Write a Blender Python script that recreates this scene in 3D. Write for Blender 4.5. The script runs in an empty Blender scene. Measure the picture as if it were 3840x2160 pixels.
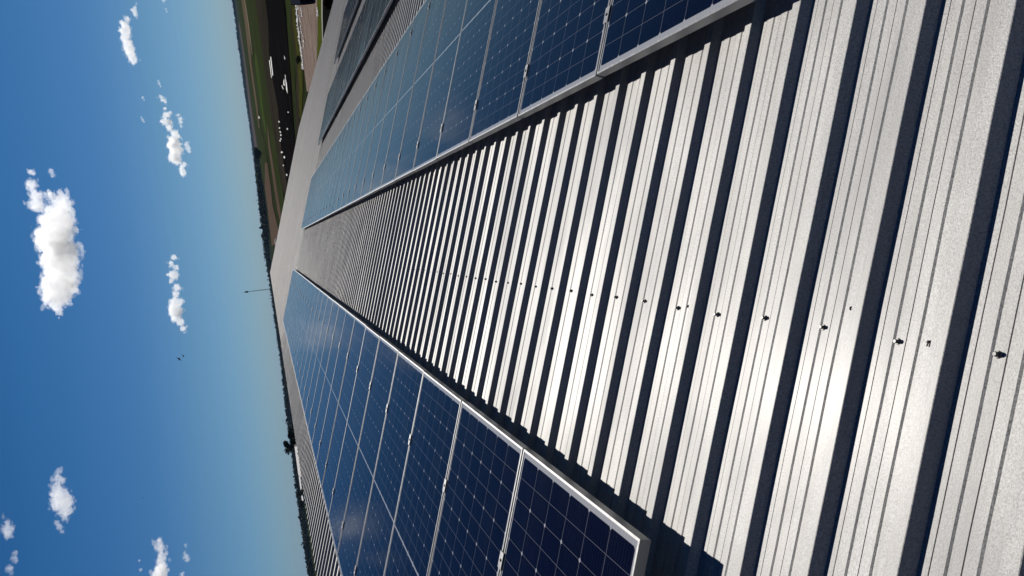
import bpy, bmesh, math, random
from mathutils import Vector, Matrix, Euler
from mathutils import noise as mnoise

scene = bpy.context.scene
rng = random.Random(7)

# ------------------------------------------------------------------ camera, sky, sun, exposure
PITCH = math.radians(17.9)                      # slope of the roof
CP, SP = math.cos(PITCH), math.sin(PITCH)
E_S = Vector((0, 1, 0))                         # along the panel rows
E_T = Vector((CP, 0, -SP))                      # down the roof slope
E_N = Vector((SP, 0, CP))                       # roof normal
EYE = Vector((0, 0, 11.5))
EYE_H = 1.3034                                  # eye above the roof pans
ORIGIN = EYE - EYE_H * E_N                      # roof point under the eye
FOC = 2871.8                                    # focal length in photo pixels (3840 wide)
ROT = ((0.98149224, -0.18488004, 0.04992345),
       (0.19124798, 0.9328768, -0.30522956),
       (0.00985842, 0.30912821, 0.95096928))


def axis(row):
    return row[0] * E_T - row[1] * E_N + row[2] * E_S


A_RIGHT, A_DOWN, A_FWD = (axis(r) for r in ROT)
cam_data = bpy.data.cameras.new('camera')
cam = bpy.data.objects.new('camera', cam_data)
scene.collection.objects.link(cam)
cam_data.sensor_width = 36.0
cam_data.lens = FOC * 36.0 / 3840.0
cam_data.clip_start = 0.05
cam_data.clip_end = 90000.0
m = Matrix.Identity(4)                          # the phone is held on its side: picture right = world down
for i in range(3):
    m[i][0] = A_DOWN[i]
    m[i][1] = A_RIGHT[i]
    m[i][2] = -A_FWD[i]
    m[i][3] = EYE[i]
cam.matrix_world = m
scene.camera = cam

SUN_V = (0.1833 * E_S - 0.0109 * E_T + 0.1585 * E_N).normalized()
SUN_EL = math.asin(SUN_V.z)
SUN_AZ = math.atan2(SUN_V.x, SUN_V.y)           # from +Y towards +X

world = bpy.data.worlds.new('World')
scene.world = world
world.use_nodes = True
wn, wl = world.node_tree.nodes, world.node_tree.links
wn.clear()
sky = wn.new('ShaderNodeTexSky')
sky.sky_type = 'NISHITA'
sky.sun_disc = False
sky.sun_elevation = SUN_EL
sky.sun_rotation = SUN_AZ
sky.altitude = 0
sky.air_density = 1.0
sky.dust_density = 0.3
sky.ozone_density = 3.0
hsv = wn.new('ShaderNodeHueSaturation')
hsv.inputs['Saturation'].default_value = 1.02
bg = wn.new('ShaderNodeBackground')
bg.inputs['Strength'].default_value = 0.053
wo = wn.new('ShaderNodeOutputWorld')
wtc = wn.new('ShaderNodeTexCoord')
wsep = wn.new('ShaderNodeSeparateXYZ')
wl.new(wtc.outputs['Generated'], wsep.inputs[0])
wr = wn.new('ShaderNodeValToRGB')               # the summer air of the place: bluer and calmer near the horizon
for _ in range(4):
    wr.color_ramp.elements.new(0.5)
for _e, (_p, _c) in zip(wr.color_ramp.elements, ((0.0, (.365, .60, 1.03)), (0.10, (.299, .511, .753)), (0.16, (.229, .45, .718)), (0.27, (.160, .424, .675)), (0.50, (.055, .20, .46)), (1.0, (.040, .155, .40)))):
    _e.position = _p
    _e.color = _c + (1,)
wl.new(wsep.outputs[2], wr.inputs[0])
wm = wn.new('ShaderNodeMix')
wm.data_type = 'RGBA'
wm.blend_type = 'MULTIPLY'
wm.inputs[0].default_value = 1.0
wl.new(sky.outputs[0], wm.inputs[6])
wl.new(wr.outputs[0], wm.inputs[7])
wl.new(wm.outputs[2], hsv.inputs['Color'])
wl.new(hsv.outputs[0], bg.inputs['Color'])
wl.new(bg.outputs[0], wo.inputs['Surface'])

sun_data = bpy.data.lights.new('sun', 'SUN')
sun_data.energy = 5.0
sun_data.angle = math.radians(0.5)
sun_data.color = (1.0, 0.95, 0.88)
sun = bpy.data.objects.new('sun', sun_data)
scene.collection.objects.link(sun)
sun.rotation_euler = SUN_V.to_track_quat('Z', 'Y').to_euler()
sun.location = (0, 60, 80)

scene.view_settings.view_transform = 'Standard'
scene.view_settings.look = 'None'
scene.view_settings.exposure = 0.2
scene.view_settings.gamma = 1.0
scene.view_settings.use_curve_mapping = False
scene.render.engine = 'CYCLES'
scene.cycles.use_denoising = True
scene.cycles.max_bounces = 22
scene.cycles.volume_bounces = 20
scene.cycles.transparent_max_bounces = 16
scene.cycles.sample_clamp_indirect = 6.0


# ------------------------------------------------------------------ helpers
def at(x, y, z=0.0):
    """Ground (or level z) point seen at photo pixel x, y."""
    d = A_RIGHT * ((2160 - y - 1080) / FOC) + A_DOWN * ((x - 1920) / FOC) + A_FWD
    return EYE + d * ((z - EYE.z) / d.z)


def far_at(x, y, dist):
    d = A_RIGHT * ((2160 - y - 1080) / FOC) + A_DOWN * ((x - 1920) / FOC) + A_FWD
    return EYE + d.normalized() * dist


def on_depth(x, y, depth_y):
    d = A_RIGHT * ((2160 - y - 1080) / FOC) + A_DOWN * ((x - 1920) / FOC) + A_FWD
    return EYE + d * (depth_y / d.y)


def mesh_obj(name, verts, faces, mat, parent=None, smooth=False):
    me = bpy.data.meshes.new(name)
    me.from_pydata([tuple(v) for v in verts], [], faces)
    me.validate()
    me.update()
    if mat is not None:
        me.materials.append(mat)
    if smooth:
        me.polygons.foreach_set('use_smooth', [True] * len(me.polygons))
    o = bpy.data.objects.new(name, me)
    scene.collection.objects.link(o)
    if parent is not None:
        o.parent = parent
    return o


def bm_obj(name, bm, mat, parent=None, smooth=False):
    me = bpy.data.meshes.new(name)
    bmesh.ops.recalc_face_normals(bm, faces=bm.faces)
    bm.to_mesh(me)
    bm.free()
    me.materials.append(mat)
    if smooth:
        me.polygons.foreach_set('use_smooth', [True] * len(me.polygons))
    o = bpy.data.objects.new(name, me)
    scene.collection.objects.link(o)
    if parent is not None:
        o.parent = parent
    return o


def empty(name, loc=(0, 0, 0), rot=(0, 0, 0)):
    o = bpy.data.objects.new(name, None)
    o.empty_display_size = 0.2
    scene.collection.objects.link(o)
    o.location = loc
    o.rotation_euler = rot
    return o


def tag(o, label=None, cat=None, group=None, kind=None):
    if label:
        o['label'] = label
    if cat:
        o['category'] = cat
    if group:
        o['group'] = group
    if kind:
        o['kind'] = kind
    return o


def add_box(bm, x0, x1, y0, y1, z0, z1, bevel=0.0):
    vs = [bm.verts.new((x, y, z)) for z in (z0, z1) for y in (y0, y1) for x in (x0, x1)]
    fs = [(0, 1, 3, 2), (4, 6, 7, 5), (0, 4, 5, 1), (2, 3, 7, 6), (0, 2, 6, 4), (1, 5, 7, 3)]
    faces = [bm.faces.new([vs[i] for i in f]) for f in fs]
    if bevel > 0:
        ed = list({e for f in faces for e in f.edges})
        bmesh.ops.bevel(bm, geom=ed, offset=bevel, segments=1, affect='EDGES')


def add_cyl(bm, p0, p1, r0, r1, n=10, caps=True):
    p0, p1 = Vector(p0), Vector(p1)
    q = (p1 - p0).to_track_quat('Z', 'Y')
    rings = []
    for p, r in ((p0, r0), (p1, r1)):
        rings.append([bm.verts.new(p + q @ Vector((r * math.cos(a), r * math.sin(a), 0)))
                      for a in [2 * math.pi * i / n for i in range(n)]])
    for i in range(n):
        bm.faces.new([rings[0][i], rings[0][(i + 1) % n], rings[1][(i + 1) % n], rings[1][i]])
    if caps:
        bm.faces.new(rings[0][::-1])
        bm.faces.new(rings[1])


class NT:
    """Tiny node-tree writer."""

    def __init__(self, name):
        self.mat = bpy.data.materials.new(name)
        self.mat.use_nodes = True
        self.t = self.mat.node_tree
        self.n, self.l = self.t.nodes, self.t.links
        self.n.clear()
        self.out = self.n.new('ShaderNodeOutputMaterial')

    def node(self, kind, **kw):
        nd = self.n.new(kind)
        for k, v in kw.items():
            setattr(nd, k, v)
        return nd

    def put(self, sock, v):
        if isinstance(v, (int, float)):
            sock.default_value = v
        elif isinstance(v, (tuple, list)):
            sock.default_value = tuple(v) if len(v) == len(sock.default_value) else tuple(v) + (1.0,)
        else:
            self.l.new(v, sock)

    def math(self, op, a, b=None, c=None, clamp=False):
        nd = self.node('ShaderNodeMath', operation=op, use_clamp=clamp)
        for i, v in enumerate((a, b, c)):
            if v is not None:
                self.put(nd.inputs[i], v)
        return nd.outputs[0]

    def mix(self, f, a, b):
        nd = self.node('ShaderNodeMix', data_type='RGBA')
        self.put(nd.inputs[0], f)
        self.put(nd.inputs[6], a)
        self.put(nd.inputs[7], b)
        return nd.outputs[2]

    def noise(self, vec, scale, detail=3.0, rough=0.5, dist=0.0):
        nd = self.node('ShaderNodeTexNoise')
        if vec is not None:
            self.l.new(vec, nd.inputs['Vector'])
        nd.inputs['Scale'].default_value = scale
        nd.inputs['Detail'].default_value = detail
        nd.inputs['Roughness'].default_value = rough
        nd.inputs['Distortion'].default_value = dist
        return nd.outputs[0]

    def ramp(self, f, stops):
        nd = self.node('ShaderNodeValToRGB')
        els = nd.color_ramp.elements
        while len(els) < len(stops):
            els.new(0.5)
        for e, (p, c) in zip(els, stops):
            e.position = p
            e.color = tuple(c) + (1.0,) if len(c) == 3 else c
        self.l.new(f, nd.inputs[0])
        return nd.outputs[0]

    def maprange(self, v, a, b, c, d):
        nd = self.node('ShaderNodeMapRange')
        self.put(nd.inputs[0], v)
        for i, q in enumerate((a, b, c, d)):
            nd.inputs[i + 1].default_value = q
        return nd.outputs[0]

    def coord(self, which='Object'):
        return self.node('ShaderNodeTexCoord').outputs[which]

    def scaled(self, vec, s):
        nd = self.node('ShaderNodeMapping')
        self.l.new(vec, nd.inputs[0])
        nd.inputs['Scale'].default_value = s
        return nd.outputs[0]

    def bump(self, h, strength, dist):
        nd = self.node('ShaderNodeBump')
        nd.inputs['Strength'].default_value = strength
        nd.inputs['Distance'].default_value = dist
        self.l.new(h, nd.inputs['Height'])
        return nd.outputs[0]

    def principled(self, **kw):
        nd = self.node('ShaderNodeBsdfPrincipled')
        for k, v in kw.items():
            self.put(nd.inputs[k.replace('_', ' ')], v)
        self.l.new(nd.outputs[0], self.out.inputs[0])
        return nd


# ------------------------------------------------------------------ materials
def mat_roof(name='galvanised_sheet', metal=0.96, r0=0.30, dark=1.0, coat=0.10, far=False):
    t = NT(name)
    co = t.coord()
    fine = t.noise(co, 420.0, 2.0, 0.6)
    spang = t.noise(co, 230.0, 3.0, 0.7, 0.6)
    streak = t.noise(t.scaled(co, (0.35, 16.0, 4.0)), 2.2, 5.0, 0.6)
    stain = t.noise(t.scaled(co, (0.5, 1.1, 1.0)), 1.7, 5.0, 0.62, 0.4)
    scuff = t.noise(t.scaled(co, (1.6, 26.0, 4.0)), 2.6, 4.0, 0.7)
    base = t.mix(t.maprange(spang, 0.36, 0.64, 0, 1), (0.24, 0.239, 0.237), (0.54, 0.539, 0.536))
    base = t.mix(t.maprange(streak, 0.42, 0.72, 0, 0.45), base, (0.35, 0.34, 0.325))
    base = t.mix(t.maprange(stain, 0.50, 0.72, 0, 0.45), base, (0.36, 0.36, 0.37))
    base = t.mix(t.maprange(scuff, 0.60, 0.74, 0, 0.5), base, (0.25, 0.248, 0.245))
    vor = t.node('ShaderNodeTexVoronoi')
    vor.inputs['Scale'].default_value = 7.0
    t.l.new(co, vor.inputs['Vector'])
    sepc = t.node('ShaderNodeSeparateColor')
    t.l.new(vor.outputs['Color'], sepc.inputs[0])
    speck = t.math('MULTIPLY', t.math('LESS_THAN', vor.outputs['Distance'], t.math('MULTIPLY', sepc.outputs[0], 0.022)), t.math('GREATER_THAN', sepc.outputs[1], 0.72))
    base = t.mix(t.math('MULTIPLY', speck, 0.8), base, (0.05, 0.04, 0.035))
    if dark != 1.0:
        base = t.mix(1.0 - dark, base, (0.0, 0.0, 0.0))
    sheets = t.noise(t.scaled(co, (0.05, 1.1, 0)), 1.0, 4.0, 0.7)
    base = t.mix(t.maprange(sheets, 0.45, 0.75, 0, 0.30), base, (0.30, 0.30, 0.308))
    if far:
        wide = t.noise(t.scaled(co, (0.05, 0.30, 0)), 1.0, 5.0, 0.75)
        base = t.mix(t.maprange(wide, 0.40, 0.60, 0.0, 0.85), base, (0.15, 0.15, 0.165))
    sy = t.node('ShaderNodeSeparateXYZ')
    t.l.new(co, sy.inputs[0])
    wnz = t.node('ShaderNodeTexWhiteNoise', noise_dimensions='1D')
    t.l.new(t.math('FLOOR', t.math('DIVIDE', t.math('ADD', sy.outputs[1], 0.07), 0.9288)), wnz.inputs['W'])
    base = t.mix(t.math('MULTIPLY', wnz.outputs[0], 0.16), base, (0.30, 0.298, 0.292))
    rough = t.math('ADD', t.maprange(spang, 0.3, 0.7, 0.40, 0.54), t.maprange(stain, 0.35, 0.7, -0.05, 0.06))
    h = t.math('ADD', t.math('MULTIPLY', fine, 0.4), spang)
    can = t.noise(t.scaled(co, (0.9, 5.0, 1.0)), 1.6, 2.0, 0.5)
    b0 = t.node('ShaderNodeBump')
    b0.inputs['Strength'].default_value = 0.5
    b0.inputs['Distance'].default_value = 0.010
    t.l.new(can, b0.inputs['Height'])
    b1 = t.node('ShaderNodeBump')
    b1.inputs['Strength'].default_value = 0.6
    b1.inputs['Distance'].default_value = 0.0012
    t.l.new(h, b1.inputs['Height'])
    t.l.new(b0.outputs[0], b1.inputs['Normal'])
    b = b1.outputs[0]
    t.principled(Base_Color=base, Metallic=metal, Roughness=t.math('ADD', rough, r0), Normal=b, Coat_Weight=coat, Coat_Roughness=0.30, Specular_IOR_Level=0.25 if far else 0.5)
    return t.mat


def mat_alu():
    t = NT('anodised_aluminium')
    co = t.coord()
    n = t.noise(t.scaled(co, (6, 6, 60)), 8.0, 3.0)
    base = t.mix(n, (0.20, 0.202, 0.206), (0.26, 0.26, 0.26))
    t.principled(Base_Color=base, Metallic=0.45, Roughness=t.maprange(n, 0.3, 0.7, 0.34, 0.48))
    return t.mat


PANEL_L, PANEL_W, FRAME_D, LIP = 2.09, 1.032, 0.036, 0.009


def mat_cells():
    """Half-cut mono cells under glass: 6 across the short side, 24 half cells along."""
    t = NT('solar_cells_under_glass')
    co = t.coord()
    sep = t.node('ShaderNodeSeparateXYZ')
    t.l.new(co, sep.inputs[0])
    x, y = sep.outputs[0], sep.outputs[1]          # x along the long side, y across
    mx, my = 0.030, 0.020
    # across: six cells
    cy = (PANEL_W - 2 * my) / 6.0
    v = t.math('DIVIDE', t.math('SUBTRACT', y, my), cy)
    fy = t.math('SUBTRACT', v, t.math('ROUND', v))
    dy = t.math('MULTIPLY', t.math('ABSOLUTE', fy), cy)           # metres to the nearest column line
    # along: mirrored about the middle seam
    half = PANEL_L / 2.0
    u = t.math('ABSOLUTE', t.math('SUBTRACT', x, half))           # 0 at the seam
    seam = 0.0055
    cx = (half - mx - seam) / 12.0
    w = t.math('DIVIDE', t.math('SUBTRACT', u, seam), cx)
    fx = t.math('SUBTRACT', w, t.math('ROUND', w))
    dx = t.math('MULTIPLY', t.math('ABSOLUTE', fx), cx)
    w2 = t.math('DIVIDE', t.math('SUBTRACT', u, seam), cx * 2)
    fx2 = t.math('SUBTRACT', w2, t.math('ROUND', w2))
    dx2 = t.math('MULTIPLY', t.math('ABSOLUTE', fx2), cx * 2)
    line_y = t.math('LESS_THAN', dy, 0.0011)
    line_x = t.math('LESS_THAN', dx, 0.0008)
    dia = t.math('LESS_THAN', t.math('ADD', dx2, dy), 0.0092)
    seam_m = t.math('LESS_THAN', u, seam)
    out_x = t.math('GREATER_THAN', u, half - mx)
    out_y = t.math('GREATER_THAN', t.math('ABSOLUTE', t.math('SUBTRACT', y, PANEL_W / 2)), PANEL_W / 2 - my)
    # fine busbars along the long side
    bb = t.math('FRACT', t.math('MULTIPLY', v, 9.0))
    bus = t.math('LESS_THAN', t.math('ABSOLUTE', t.math('SUBTRACT', bb, 0.5)), 0.012)
    cell_n = t.noise(t.scaled(co, (11.4, 5.8, 1)), 1.0, 1.0)
    cell = t.mix(cell_n, (0.0011, 0.0019, 0.0100), (0.0017, 0.0029, 0.0135))
    cell = t.mix(t.math('MULTIPLY', bus, 0.30), cell, (0.10, 0.11, 0.14))
    lines = t.math('MAXIMUM', line_x, line_y)
    thin = t.mix(t.math('MULTIPLY', lines, 0.6), cell, (0.165, 0.175, 0.205))
    solid = t.math('MAXIMUM', t.math('MAXIMUM', dia, seam_m), t.math('MAXIMUM', out_x, out_y))
    # ribbon ticks in the outer margin
    tick = t.math('LESS_THAN', t.math('ABSOLUTE', t.math('SUBTRACT', bb, 0.5)), 0.10)
    white = t.mix(t.math('MULTIPLY', tick, 0.35), (0.27, 0.28, 0.305), (0.15, 0.16, 0.185))
    col = t.mix(solid, thin, white)
    dust = t.noise(t.scaled(co, (0.7, 3.0, 1)), 2.0, 5.0, 0.65)
    col = t.mix(t.maprange(dust, 0.45, 0.85, 0.0, 0.001), col, (0.30, 0.28, 0.26))
    rough = t.maprange(dust, 0.35, 0.75, 0.09, 0.16)
    t.principled(Base_Color=col, Roughness=rough, IOR=1.5, Specular_IOR_Level=0.075)
    return t.mat


def mat_plain(name, c0, c1, scale=4.0, rough=0.8, metallic=0.0, stretch=(1, 1, 1), detail=4.0, lo=0.35, hi=0.65):
    t = NT(name)
    n = t.noise(t.scaled(t.coord(), stretch), scale, detail, 0.6)
    t.principled(Base_Color=t.mix(t.maprange(n, lo, hi, 0, 1), c0, c1), Roughness=rough, Metallic=metallic)
    return t.mat


def mat_leaf(name, c0, c1, c2):
    t = NT(name)
    oi = t.node('ShaderNodeNewGeometry')
    n = t.noise(t.coord(), 0.23, 3.0)
    c = t.mix(oi.outputs['Random Per Island'], c0, c1)
    c = t.mix(t.maprange(n, 0.4, 0.7, 0, 0.7), c, c2)
    p = t.principled(Base_Color=c, Roughness=0.75)
    p.inputs['Specular IOR Level'].default_value = 0.05
    return t.mat


M_ROOF = mat_roof()
M_ROOF_FAR = mat_roof('far_sheet', 0.30, 0.16, 0.31, 0.0, True)  # darker copy of the sheet; its colour stands in for dimmer glare
M_ALU = mat_alu()
M_CELLS = mat_cells()
M_BACK = mat_plain('white_backsheet', (0.55, 0.55, 0.55), (0.66, 0.66, 0.66))
M_ZINC = mat_plain('zinc_steel', (0.045, 0.047, 0.05), (0.08, 0.08, 0.08), 60.0, 0.42, 0.0)
M_RUBBER = mat_plain('black_rubber', (0.012, 0.012, 0.013), (0.025, 0.025, 0.025), 60.0, 0.7)
M_WALL = mat_plain('painted_wall_sheet', (0.30, 0.30, 0.28), (0.42, 0.41, 0.38), 1.5, 0.7)
M_WHITE = mat_plain('white_render', (0.56, 0.552, 0.512), (0.66, 0.652, 0.61), 0.5, 0.85)
M_DARKWIN = mat_plain('dark_window', (0.02, 0.022, 0.025), (0.04, 0.042, 0.045), 1.0, 0.3)
M_BIRD = mat_plain('black_feathers', (0.010, 0.010, 0.013), (0.022, 0.022, 0.026), 30.0, 0.6)
M_MAST = mat_plain('mast_steel', (0.06, 0.07, 0.075), (0.10, 0.11, 0.115), 3.0, 0.5, 0.4)
M_BARK = mat_plain('bark', (0.04, 0.032, 0.025), (0.08, 0.065, 0.05), 6.0, 0.9)
M_DARKSHED = mat_plain('dark_blue_metal', (0.010, 0.012, 0.018), (0.016, 0.019, 0.028), 2.0, 1.0, 0.0)
M_DARKSHED.node_tree.nodes['Principled BSDF'].inputs['Specular IOR Level'].default_value = 0.0
M_LEAF_NEAR = mat_leaf('dark_foliage', (0.018, 0.030, 0.012), (0.045, 0.065, 0.026), (0.028, 0.042, 0.018))
M_LEAF_FAR = mat_leaf('far_foliage', (0.020, 0.034, 0.016), (0.040, 0.058, 0.028), (0.026, 0.040, 0.020))
M_LEAF_BROWN = mat_leaf('rusty_foliage', (0.05, 0.022, 0.010), (0.10, 0.045, 0.018), (0.04, 0.04, 0.012))

# ------------------------------------------------------------------ ground and fields
def mat_ground(name, c0, c1, c2, scale, stretch=(1, 1, 1)):
    t = NT(name)
    co = t.scaled(t.coord(), stretch)
    n1 = t.noise(co, scale, 5.0, 0.65)
    n2 = t.noise(co, scale * 9.0, 4.0, 0.6)
    c = t.mix(t.maprange(n1, 0.36, 0.64, 0, 1), c0, c1)
    c = t.mix(t.maprange(n2, 0.45, 0.7, 0, 0.8), c, c2)
    b = t.bump(n2, 0.5, 0.15)
    p = t.principled(Base_Color=c, Roughness=0.95, Normal=b)
    p.inputs['Specular IOR Level'].default_value = 0.0
    return t.mat


M_GROUND = mat_ground('rough_grassland', (0.0147, 0.0220, 0.0092), (0.0257, 0.0331, 0.0128), (0.0128, 0.0147, 0.0073), 0.03)
GS = 45000.0
tag(mesh_obj('ground', [(-GS, -GS, 0), (GS, -GS, 0), (GS, GS, 0), (-GS, GS, 0)], [(0, 1, 2, 3)], M_GROUND), kind='structure')

FIELDS = []


def strip(name, mat, left, right, lift):
    """A band of ground between two photo polylines: left = far edge, right = near edge, both [(x, y)]."""
    vs = [at(x, y) + Vector((0, 0, lift)) for x, y in left] + [at(x, y) + Vector((0, 0, lift)) for x, y in right[::-1]]
    o = mesh_obj(name, vs, [tuple(range(len(vs)))], mat)
    tag(o, kind='structure')
    FIELDS.append(o)
    return o


G_PINK = mat_ground('bare_pinkish_field', (0.0551, 0.0432, 0.0413), (0.0780, 0.0606, 0.0570), (0.0551, 0.0459, 0.0459), 0.01)
G_TAN = mat_ground('dry_tan_field', (0.0734, 0.0570, 0.0367), (0.1056, 0.0826, 0.0505), (0.0505, 0.0413, 0.0257), 0.03)
G_PALE = mat_ground('pale_track', (0.1224, 0.1020, 0.0680), (0.1632, 0.1360, 0.0952), (0.0816, 0.0680, 0.0476), 0.05)
G_GREEN = mat_ground('green_field', (0.0165, 0.0257, 0.0082), (0.0294, 0.0404, 0.0128), (0.0239, 0.0193, 0.0111), 0.02)
G_BRIGHT = mat_ground('bright_green_field', (0.0294, 0.0495, 0.0111), (0.0413, 0.0643, 0.0165), (0.0239, 0.0348, 0.0111), 0.02)
G_BROWN = mat_ground('ploughed_brown_field', (0.0688, 0.0478, 0.0348), (0.0918, 0.0643, 0.0459), (0.0551, 0.0404, 0.0312), 0.02)
G_DKBROWN = mat_ground('dark_brown_soil', (0.0165, 0.0147, 0.0111), (0.0331, 0.0257, 0.0203), (0.0165, 0.0184, 0.0092), 0.03, (0.5, 1.5, 1))
G_BLACK = mat_ground('black_soil', (0.0031, 0.0031, 0.0034), (0.0082, 0.0068, 0.0061), (0.0027, 0.0027, 0.0030), 0.05, (0.4, 1.5, 1))
G_OLIVE = mat_ground('olive_grass', (0.0275, 0.0312, 0.0073), (0.0505, 0.0532, 0.0128), (0.0203, 0.0220, 0.0073), 0.10)
G_DIRT = mat_ground('pale_dirt_yard', (0.1360, 0.1054, 0.0884), (0.2312, 0.1836, 0.1564), (0.0612, 0.0442, 0.0374), 0.22, (0.5, 1.6, 1))
G_LAWN = mat_ground('bright_grass_verge', (0.0408, 0.0558, 0.0082), (0.0646, 0.0782, 0.0136), (0.0340, 0.0374, 0.0082), 0.25)  # brighter yellow-green grass along the path
G_DARKVERGE = mat_ground('dark_verge', (0.0041, 0.0048, 0.0041), (0.0068, 0.0075, 0.0061), (0.0027, 0.0034, 0.0027), 0.3)  # near-black ground between the path and the eave
G_KERB = mat_ground('pale_concrete', (0.2448, 0.2516, 0.2244), (0.2992, 0.3060, 0.2720), (0.2040, 0.2108, 0.1904), 0.8)

strip('field', G_PINK, [(895, 85), (916, 235), (936, 405), (956, 550), (970, 700)],
      [(899, 85), (922, 235), (944, 405), (966, 550), (978, 700)], 0.6)
strip('field', G_GREEN, [(870, -120), (899, 85), (922, 235), (944, 405), (966, 550), (978, 700)],
      [(893, -120), (921, 85), (938, 235), (962, 405), (998, 550), (1012, 640)], 0.4)
strip('field', G_TAN, [(888, -120), (919, 85), (937, 235), (961, 405), (971, 480)],
      [(901, -120), (934, 85), (945, 235), (968, 405), (975, 480)], 0.5)
strip('road', G_PALE, [(899, -120), (931, 85), (942, 170), (947, 205)],
      [(902, -120), (935, 85), (945, 170), (949, 205)], 0.55)
strip('field', G_GREEN, [(902, -120), (935, 85), (946, 235), (968, 405), (998, 550), (1015, 620)],
      [(940, -120), (971, 85), (991, 235), (1012, 405), (1038, 550), (1060, 720)], 0.30)
strip('field', G_BRIGHT, [(957, 200), (957, 235), (981, 405), (996, 500)],
      [(963, 200), (970, 235), (990, 405), (1002, 500)], 0.45)
strip('road', G_BROWN, [(1004, 470), (1009, 550), (1030, 700), (1045, 800), (1060, 850)],
      [(1006, 470), (1017, 550), (1040, 700), (1056, 800), (1064, 850)], 0.5)
strip('field', G_BROWN, [(995, 610), (994, 700), (1003, 770), (1012, 850), (1020, 920)],
      [(1004, 610), (1017, 700), (1024, 770), (1044, 850), (1060, 920)], 0.5)
strip('field', G_GREEN, [(1020, 600), (1040, 700), (1054, 800)], [(1040, 600), (1061, 700), (1075, 800)], 0.42)
strip('soil', G_DKBROWN, [(940, -120), (971, 85), (991, 235), (1012, 405), (1038, 550), (1060, 720)],
      [(1010, -120), (1012, 85), (1014, 235), (1046, 405), (1058, 550), (1085, 720)], 0.20)
strip('soil', G_BLACK, [(990, -60), (1008, 85), (1012, 235), (1045, 405), (1056, 550), (1082, 720)],
      [(1060, -60), (1078, 85), (1089, 235), (1098, 405), (1110, 550), (1120, 720)], 0.26)
strip('ground_cover', G_GREEN, [(1074, -60), (1078, 85), (1089, 235), (1098, 340)],
      [(1090, -60), (1094, 85), (1112, 235), (1108, 340)], 0.12)
strip('soil', G_DKBROWN, [(1090, -60), (1094, 85), (1112, 235), (1110, 405), (1112, 560)],
      [(1097, -60), (1099, 85), (1126, 235), (1124, 405), (1126, 560)], 0.10)
strip('grass', G_OLIVE, [(1094, -60), (1100, 85), (1118, 235), (1122, 330), (1124, 440)],
      [(1106, -60), (1112, 85), (1137, 235), (1138, 330), (1134, 440)], 0.14)
strip('yard', G_DIRT, [(1110, -60), (1121, 60), (1128, 120), (1139, 235), (1152, 345)],
      [(1192, -60), (1194, 60), (1194, 120), (1190, 220), (1186, 330)], 0.08)
strip('grass', G_LAWN, [(1190, -60), (1193, 60), (1194, 120), (1192, 200), (1190, 300)],
      [(1211, -60), (1211, 60), (1214, 120), (1216, 200), (1220, 300)], 0.11)
strip('soil', G_DARKVERGE, [(1213, -60), (1213, 60), (1215, 150), (1217, 200)],
      [(1300, -60), (1300, 60), (1290, 150), (1280, 200)], 0.06)

# ------------------------------------------------------------------ foliage builders
def clumps(bm, centre, rad, count, size, r, flat=1.0):
    """Leaf clumps (small crossed faces) spread through an ellipsoid's volume."""
    for _ in range(count):
        while True:
            d = Vector((r.uniform(-1, 1), r.uniform(-1, 1), r.uniform(-1, 1)))
            if 0.15 < d.length <= 1.0:
                break
        d = d * (0.55 + 0.45 * r.random())
        p = centre + Vector((d.x * rad[0], d.y * rad[1], d.z * rad[2] * flat))
        s = size * r.uniform(0.6, 1.4)
        q = Euler((r.uniform(0, 6.28), r.uniform(0, 6.28), r.uniform(0, 6.28))).to_quaternion()
        k = r.choice((4, 5))
        vs = [bm.verts.new(p + q @ Vector((s * math.cos(a) * r.uniform(.6, 1.1), s * math.sin(a) * r.uniform(.6, 1.1), s * r.uniform(-.25, .25))))
              for a in [6.283 * i / k for i in range(k)]]
        bm.faces.new(vs)


def make_tree(base, height, width, label, group=None, seed=1, leafmat=None, name='tree', lobes=9, cat='tree', dens=1.0):
    r = random.Random(seed)
    root = empty(name, base)
    tag(root, label, cat, group)
    bt = bmesh.new()
    th = height * 0.42
    add_cyl(bt, (0, 0, -0.3), (0, 0, th), height * 0.028, height * 0.017, 8)
    bc = bmesh.new()
    for k in range(lobes):
        a = 6.283 * k / lobes + r.uniform(-.4, .4)
        rr = width * 0.5 * r.uniform(.25, .68)
        z = height * r.uniform(.36, .86)
        if k == 0:
            rr, z = 0.0, height * 0.82
        c = Vector((math.cos(a) * rr, math.sin(a) * rr, z))
        add_cyl(bt, (0, 0, th * r.uniform(.6, 1.0)), c, height * 0.012, height * 0.004, 6)
        rad = width * r.uniform(.17, .27)
        clumps(bc, c, (rad, rad, rad * 0.85), int(420 * dens), width * 0.026, r)
    bm_obj('trunk', bt, M_BARK, root)
    bm_obj('crown', bc, leafmat or M_LEAF_NEAR, root)
    return root


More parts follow.
